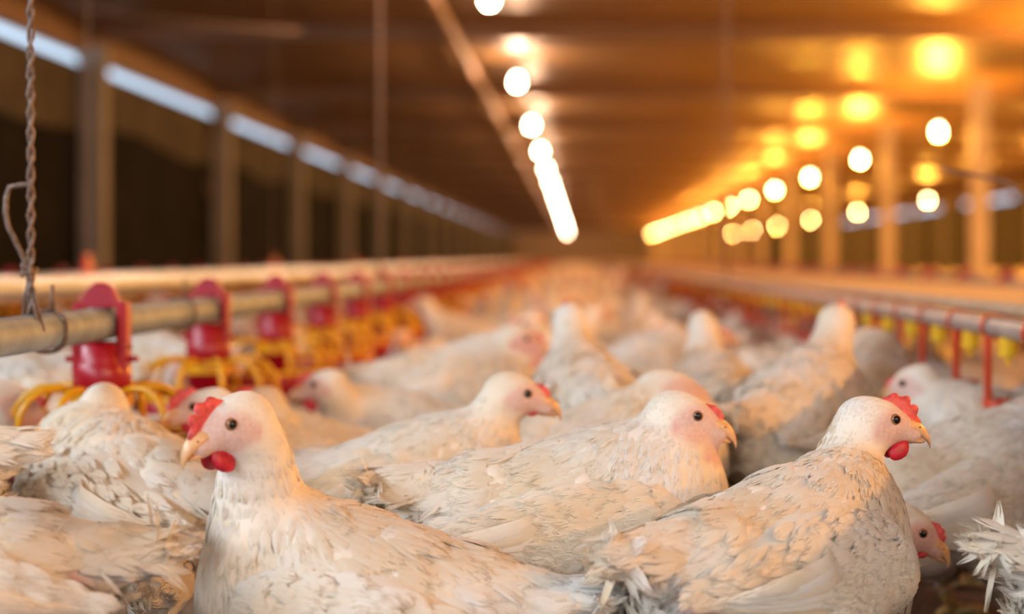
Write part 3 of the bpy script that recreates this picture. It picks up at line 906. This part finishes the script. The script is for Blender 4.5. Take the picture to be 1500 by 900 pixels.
        V2, Q2, U2 = cards(pp, nn, ff, s.R.uniform(.022, .042, n2), s.R.uniform(.003, .006, n2), s.R.uniform(.0, .005, n2), s.R, .1, 4, 2)
        return np_mesh('tail', np.concatenate([V, V2]), np.concatenate([Q, Q2 + len(V)]), M['feather'], uv=np.concatenate([U, U2]))
    def leg_mb(s, sd):
        m = MB()
        k = s.tw(.016, sd * .058, -.088); k[2] = max(k[2], .03)
        foot = np.array([k[0] + .012, k[1] + sd * .006, .009])
        if k[2] > .05:
            m.tube([k + np.array([-.004, 0, .012]), k * .5 + foot * .5 + np.array([-.008, 0, 0]), foot + np.array([0, 0, .004])], [.0105, .0078, .0088], 8)
        for a, L in ((0, .052), (.5, .044), (-.5, .044), (PI, .022)):
            d = np.array([math.cos(a), math.sin(a), 0])
            m.tube([foot, foot + d * L * .5 + np.array([0, 0, .001]), foot + d * L * .9 - np.array([0, 0, .003]), foot + d * L - np.array([0, 0, .006])], [.0068, .0058, .0045, .0015], 6)
        return m

def eye_mesh():
    m = MB(); prof = []
    for i in range(9):
        a = -PI / 2 + PI * i / 8
        prof.append((max(.0001, .0048 * math.cos(a)), .0048 * math.sin(a)))
    m.lathe(prof, 14); return m.mesh('eye', M['eye'], True)
EYE = eye_mesh()

def make_bird(B, name='chicken', hero=True):
    """assemble a bird thing from its geometry"""
    r = empty(name)
    link('body', B.body, r)
    if B.plum: tag(link('plumage', B.plum, r), kind='stuff')
    up, low = B.beak_meshes()
    bk = up.build('beak', M['beak'], r, smooth=True); low.build('lower_beak', M['beak'], bk, smooth=True)
    if hero:
        for sd in (-1, 1):
            m = MB(); c = B.hw([(.0335, sd * .0078, .0030)])[0]
            m.lathe([(.0004, -.0008), (.0012, 0), (.0004, .0008)], 6, c); m.build('nostril', M['cord'], bk, smooth=True)
    B.comb_mb().build('comb', M['comb'], r, smooth=True)
    for sd in (-1, 1):
        if B.wat > .3: B.wattle_mb(sd).build('wattle', M['wattle'], r, smooth=True)
        e = link('eye', EYE, r); e.scale = (B.hs,) * 3
        z = B.H @ np.array([.12, sd, .05]); z = Vector(z).normalized()
        e.rotation_euler = z.to_track_quat('Z', 'Y').to_euler(); e.location = Vector(B.hw([(.008, sd * .0166, .0055)])[0])
        w, fl = B.wing(sd, (620 if B.nfe > 2500 else 320) if hero else 110, not hero)
        wo = link('wing', w, r)
        for f in fl: link('flight_feather', f, wo)
        B.leg_mb(sd).build('leg', M['shank'], r, smooth=True)
    link('tail', B.tail(), r)
    return r

PLACED = []        # (x, y, heading, scale)
def caps(x, y, a, s):
    return [(x + d * s * math.cos(a), y + d * s * math.sin(a)) for d in (-.15, -.05, .05, .15)]

def hero(label, body, Y, heading, eye=None, eyeY=None, yaw=None, hp=-12, pitch=8, scale=1.0, seed=1, group=None, zmin=.085, **kw):
    c = P(*body, Y); h = math.radians(heading)
    zc = max(zmin, c.z / scale)
    loc = Vector((c.x, c.y, 0))
    head = None; hdir = (1, 0, -.15)
    if eye:
        e = P(*eye, eyeY)
        ya = math.radians(heading if yaw is None else yaw); pp = math.radians(hp)
        hd = np.array([math.cos(ya) * math.cos(pp), math.sin(ya) * math.cos(pp), math.sin(pp)])
        up = np.array([0, 0, 1.]) - hd * hd[2]; up /= np.linalg.norm(up); lf = np.cross(up, hd)
        sd = -1 if lf[1] > 0 else 1       # the side that faces the camera (-Y)
        hc = np.array(e) - scale * kw.get('hs', 1.17) * (hd * .008 + lf * sd * .018 + up * .0055)
        Rz = np.array([[math.cos(h), math.sin(h), 0], [-math.sin(h), math.cos(h), 0], [0, 0, 1]])
        head = Rz @ (hc - np.array(loc)) / scale; hdir = Rz @ hd
    B = Bird(seed, zc=zc, pitch=pitch, head=head, hdir=hdir, **kw)
    r = make_bird(B); r.location = loc; r.rotation_euler = (0, 0, h); r.scale = (scale,) * 3
    tag(r, label, 'chicken', group)
    PLACED.append((loc.x, loc.y, h, scale))
    return r

hero('large white hen at lower left facing left, red comb and round dark red wattles', (535, 893), 1.53, 172, (340, 622), 1.46, 226, -22, 10, 1.03, 11, fat=1.08, comb=.015, wattle=1.0, droop=.012, raw=[(-.07, .07, -.03, .022)], feathers=3000)
hero('white hen at right seen from behind with tall orange comb, looking right', (1138, 830), 1.60, 42, (1312, 615), 1.70, 6, -12, 5, 1.06, 12, comb=.014, wattle=.95, raw=[(-.125, -.048, -.015, .034)], feathers=3000)
hero('white hen at centre facing right, small pink comb, wing feathers spread low', (845, 752), 1.80, 4, (1022, 610), 1.78, -6, -18, 6, 1.08, 13, comb=.006, wattle=.42, droop=.02, raw=[(-.09, -.05, -.05, .022)], feathers=3000)
hero('white hen left of centre with neck stretched right and orange beak', (575, 732), 2.03, 6, (773, 577), 2.02, -2, -18, 10, 1.05, 14, comb=.006, wattle=.38, feathers=3000)
hero('peach-lit hen half hidden behind the central hen, only eye and crown showing', (895, 672), 2.26, 10, (994, 567), 2.26, -4, -10, 12, 1.05, 15, comb=.004, wattle=.4)
hero('hen with pink comb facing left just behind the lower left hen', (425, 716), 2.26, 176, (283, 596), 2.08, 192, -14, 10, 1.0, 16, comb=.014, wattle=.7)
hero('soiled grey-flecked hen facing left, red wattle, behind the stretched-neck hen', (605, 655), 2.76, 178, (460, 564), 2.68, 190, -14, 8, 1.05, 17, comb=.011, wattle=1.0)
hero('white hen with neck raised in front of the nearest red feeder', (190, 725), 1.97, 142, (128, 582), 2.06, 100, -5, 10, 1.05, 18, comb=.004, wattle=.3)
hero('large white hen cut by the left edge, bare red patch on its rump', (-130, 848), 1.46, 178, None, None, pitch=8, scale=1.08, seed=19, raw=[(-.135, .045, .005, .028), (-.125, .05, -.02, .03)], feathers=3000)
hero('white hen at the left edge resting behind the red-patched hen', (-230, 705), 1.82, 184, None, None, pitch=4, scale=1.0, seed=20)
hero('pink-faced hen peering in at the left edge under the grey pipe', (-110, 650), 2.28, -6, (28, 590), 2.26, -4, -20, 4, 1.0, 21, comb=.010, wattle=.5)
hero('dim reddish-faced hen lowered under the right-hand hens', (1150, 850), 1.92, -30, (1352, 782), 1.80, -14, -34, 0, .95, 24, comb=.008, wattle=.5, red=1.0)
hero('large peach-lit hen at right with long wing feathers, behind the orange-combed hen', (1408, 722), 2.12, 26, None, None, pitch=6, scale=1.12, seed=25, droop=.01, feathers=3200)
hero('hen rump of ruffled white feathers at the lower right corner', (1745, 895), 1.55, 8, None, None, pitch=-4, scale=1.0, seed=26, feathers=3200)
hero('small white hen sitting low between the two left foreground hens', (255, 880), 1.78, 95, (262, 812), 1.95, 70, -40, 0, .85, 27, comb=.005, wattle=.3)
hero('hen with red comb peeking out before the second red feeder', (480, 692), 2.50, 188, (372, 588), 2.40, 205, -10, 8, .95, 28, comb=.013, wattle=.5)
hero('brown-faced hen in the blurred crowd, head turned right above centre', (690, 565), 3.02, 14, (772, 497), 2.98, -10, -18, 8, 1.05, 29, comb=.006, wattle=.9, red=1.0)
hero('blurred peach hen stretching its neck right toward the drinker cups', (925, 565), 3.22, 12, (1052, 490), 3.24, 0, -8, 14, 1.05, 30, comb=.005, wattle=.4)
hero('shadowed hen seen from behind beyond the central hen', (862, 605), 2.58, 100, None, None, pitch=6, scale=1.05, seed=31)
hero('hen with pink bare flank turned away, left of the orange-combed hen', (1165, 618), 2.47, 62, None, None, pitch=8, scale=1.08, seed=32, raw=[(-.06, -.06, -.04, .035)])
hero('fluffy-rumped hen in shade behind the pink-combed central hen', (1045, 592), 2.90, 92, None, None, pitch=4, scale=1.0, seed=33)
hero('tall peach hen reaching up to the yellow nipples at right', (1240, 575), 2.88, 48, (1285, 495), 2.97, 60, 15, 14, 1.05, 34, comb=.004, wattle=.3)
hero('large blurred hen at the right edge beneath the drinker pipe', (1470, 660), 2.45, 165, (1322, 562), 2.46, 170, -25, 8, 1.05, 35, comb=.005, wattle=.4)
hero('white hen behind the grey pipe at the left edge, tail to the feeder', (10, 575), 2.80, 186, None, None, pitch=8, scale=1.05, seed=36)
hero('white hen behind the pipe between the first two red feeders', (228, 545), 3.45, 150, None, None, pitch=4, scale=1.0, seed=37)

# ------------------------------------------------------------------ the crowd
VAR = []
specs = [dict(zc=.165, pitch=8), dict(zc=.14, pitch=4, head=(.17, .03, .26), hdir=(1, .5, -.2)), dict(zc=.18, pitch=14, head=(.16, 0, .36), hdir=(1, 0, .1)),
         dict(zc=.12, pitch=2, head=(.16, -.03, .23), hdir=(1, -.6, -.1)), dict(zc=.17, pitch=6, head=(.23, .02, .25), hdir=(1, .2, -.4)), dict(zc=.15, pitch=10, head=(.15, 0, .31), hdir=(.7, .7, -.1)),
         dict(zc=.13, pitch=5, head=(.20, 0, .16), hdir=(1, 0, -.7)), dict(zc=.175, pitch=10, head=(.17, .02, .33), hdir=(.6, -.8, 0))]
for i, sp in enumerate(specs):
    B = Bird(100 + i, h=.0075, feathers=900, comb=.006 + .003 * (i % 4), wattle=.4 + .2 * (i % 3), red=.4 + .2 * (i % 4), **sp)
    VAR.append(make_bird(B, 'chicken', False))
LOW = []; LOW2 = []
for i in (0, 1, 2, 3, 4, 5, 0, 1, 3):
    B = Bird(200 + i, h=.024 if len(LOW) < 6 else .034, feathers=0, comb=.01, **specs[i])
    hq = (B.bv - B.head) @ B.H
    mk = B.mask.copy(); mk[:, 2] = np.clip((hq[:, 2] - .013) / .006, 0, 1) * (np.linalg.norm(hq, axis=1) < .04) * (hq[:, 0] > -.01) * .8
    (LOW if len(LOW) < 6 else LOW2).append((B.bv, B.bq, mk))

def clear(x, y, a, s, dmin):
    c = caps(x, y, a, s)
    for (px, py, pa, ps) in PLACED_NEAR(x, y):
        for q in caps(px, py, pa, ps):
            for w in c:
                if (q[0]-w[0])**2 + (q[1]-w[1])**2 < dmin * dmin: return False
    for (fx, fy) in FEED_NEAR(x, y):
        for w in c:
            if (fx-w[0])**2 + (fy-w[1])**2 < .25**2: return False
    return True
GRID = {}
def PLACED_NEAR(x, y):
    gx, gy = int(math.floor(x / .5)), int(math.floor(y / .5))
    for i in (-1, 0, 1):
        for j in (-1, 0, 1):
            yield from GRID.get((gx+i, gy+j), ())
def put(rec):
    GRID.setdefault((int(math.floor(rec[0] / .5)), int(math.floor(rec[1] / .5))), []).append(rec)
for rec in PLACED: put(rec)
def FEED_NEAR(x, y):
    for (fx, fy) in FEED_POS:
        if abs(fx - x) < .6 and abs(fy - y) < .6: yield fx, fy
crowd = []
def fill(x0, x1, y0, y1, tries, dmin):
    for _ in range(tries):
        y = y0 + (y1 - y0) * random.random() ** 1.0; x = random.uniform(x0, x1)
        px = VX + x / y * FPX
        if px < (-180 if y > 2.5 else -900) or px > (1680 if y > 2.5 else 2500): continue
        if y < 2.2 and -480 < px < 1980: continue
        if y < 2.45 and -.56 < x < .56: continue        # the foreground is placed bird by bird
        a = random.uniform(0, 2 * PI); s = random.uniform(.92, 1.1)
        if clear(x, y, a, s, dmin):
            put((x, y, a, s)); crowd.append((y, x, a, s))
fill(-.47, .54, 2.35, 8, 6000, .176)
fill(-.47, .52, 8, 20, 8000, .178)
fill(-1.38, -.84, 2.5, 9, 2500, .188)
fill(-1.38, -.62, 1.1, 2.5, 500, .195)
fill(.60, 1.3, 1.1, 2.2, 300, .195)
fill(.74, 1.35, 2.2, 8, 1800, .195)
fill(-2.1, -1.6, 3.5, 12, 1500, .195)
fill(-.47, .46, 20, 70, 14000, .188)
fill(-2.95, -.84, 9, 40, 6000, .2)
fill(1.85, 3.05, 5, 9, 500, .22)
far_right = []
for gx in np.arange(1.95, 9.0, .40):
    for gy in np.arange(2.5, 28, .38):
        x, y = gx + random.uniform(-.06, .06), gy + random.uniform(-.05, .05)
        if (x < 3.2 and y < 9.4) or abs(x - 3.34) < .24: continue
        far_right.append((y, x, random.uniform(0, 2 * PI), random.uniform(.95, 1.08)))
crowd.sort()
ZONES = [('aisle', lambda x: -.6 < x < .65), ('left', lambda x: x <= -.6), ('right', lambda x: x >= .65)]
def crowd_label(x, y, vi):
    neck = ['head level', 'head turned left', 'neck raised tall', 'crouched low', 'neck stretched forward', 'head cocked', 'head lowered', 'neck up and turned'][vi]
    k = int(round((y - 2.25) / .652)); n = nth(k)
    if x < -1.5: return f'blurred hen behind the silver rail, {neck}', 'hens behind the silver rail'
    if x < -.6: return (f'blurred hen beyond the {n} red feeder, {neck}' if n else f'distant hen beyond the feeder line, {neck}'), 'hens beyond the feeder line'
    if x > 1.5: return f'distant shaded hen beyond the beige ledge, {neck}', 'hens beyond the beige ledge'
    if x > .65: return (f'shaded hen under the ledge, level with the {n} red feeder, {neck}' if n else f'distant hen under the beige ledge, {neck}'), 'hens under the beige ledge'
    side = 'beside the feeder line' if x < -.28 else ('left of mid-aisle' if x < -.05 else ('right of mid-aisle' if x < .22 else 'beside the drinker cups'))
    if n: return f'blurred hen {side}, level with the {n} red feeder, {neck}', 'hens crowding the aisle'
    return f'distant blurred hen {side}, {neck}', 'hens crowding the aisle'
used = set(); ALLV = list(range(len(VAR))); LOWV = [0, 1, 3, 4, 6]
for i, (y, x, a, s) in enumerate(crowd[:272]):
    vi = random.choice(LOWV if (x > .25 and y < 9) or (x < -.2 and y < 6) else (ALLV if y > 5 else LOWV))
    if vi in used: b = copy_tree(VAR[vi])
    else: b = VAR[vi]; used.add(vi)
    b.location = (x, y, 0); b.rotation_euler = (0, 0, a); b.scale = (s, s, s)
    lb, g = crowd_label(x, y, vi); tag(b, lb, 'chicken', g)
for vi in range(len(VAR)):
    if vi not in used:
        for ch in list(VAR[vi].children_recursive): bpy.data.objects.remove(ch)
        bpy.data.objects.remove(VAR[vi])
def joined_flock(name, recs, low, label):
    AV, AQ, AM, nn = [], [], [], 0
    for (y, x, a, s) in recs:
        v, q, mk = low[random.randrange(len(low))]
        ca, sa = math.cos(a), math.sin(a)
        w = np.stack([x + s * (v[:, 0] * ca - v[:, 1] * sa), y + s * (v[:, 0] * sa + v[:, 1] * ca), s * v[:, 2]], 1)
        AV.append(w); AQ.append(q + nn); AM.append(mk); nn += len(v)
    o = link(name, np_mesh(name, np.concatenate(AV), np.concatenate(AQ), M['body'], True, np.concatenate(AM)))
    print('FLOCK', name, len(recs), 'tris', sum(len(q) for q in AQ) * 2)
    return tag(o, label, 'flock', None, 'stuff')
rest = crowd[272:]
joined_flock('distant_flock', [r for r in rest if -.7 < r[1] < .65], LOW, 'distant white flock fading into blur at the far end of the aisle')
joined_flock('flock_by_curtain', [r for r in rest if r[1] <= -.7], LOW2, 'distant flock along the black curtain wall behind the silver rail')
joined_flock('flock_beyond_ledge', [r for r in rest if r[1] >= .65] + far_right, LOW2, 'amber-lit flock filling the far side beyond the beige ledge')
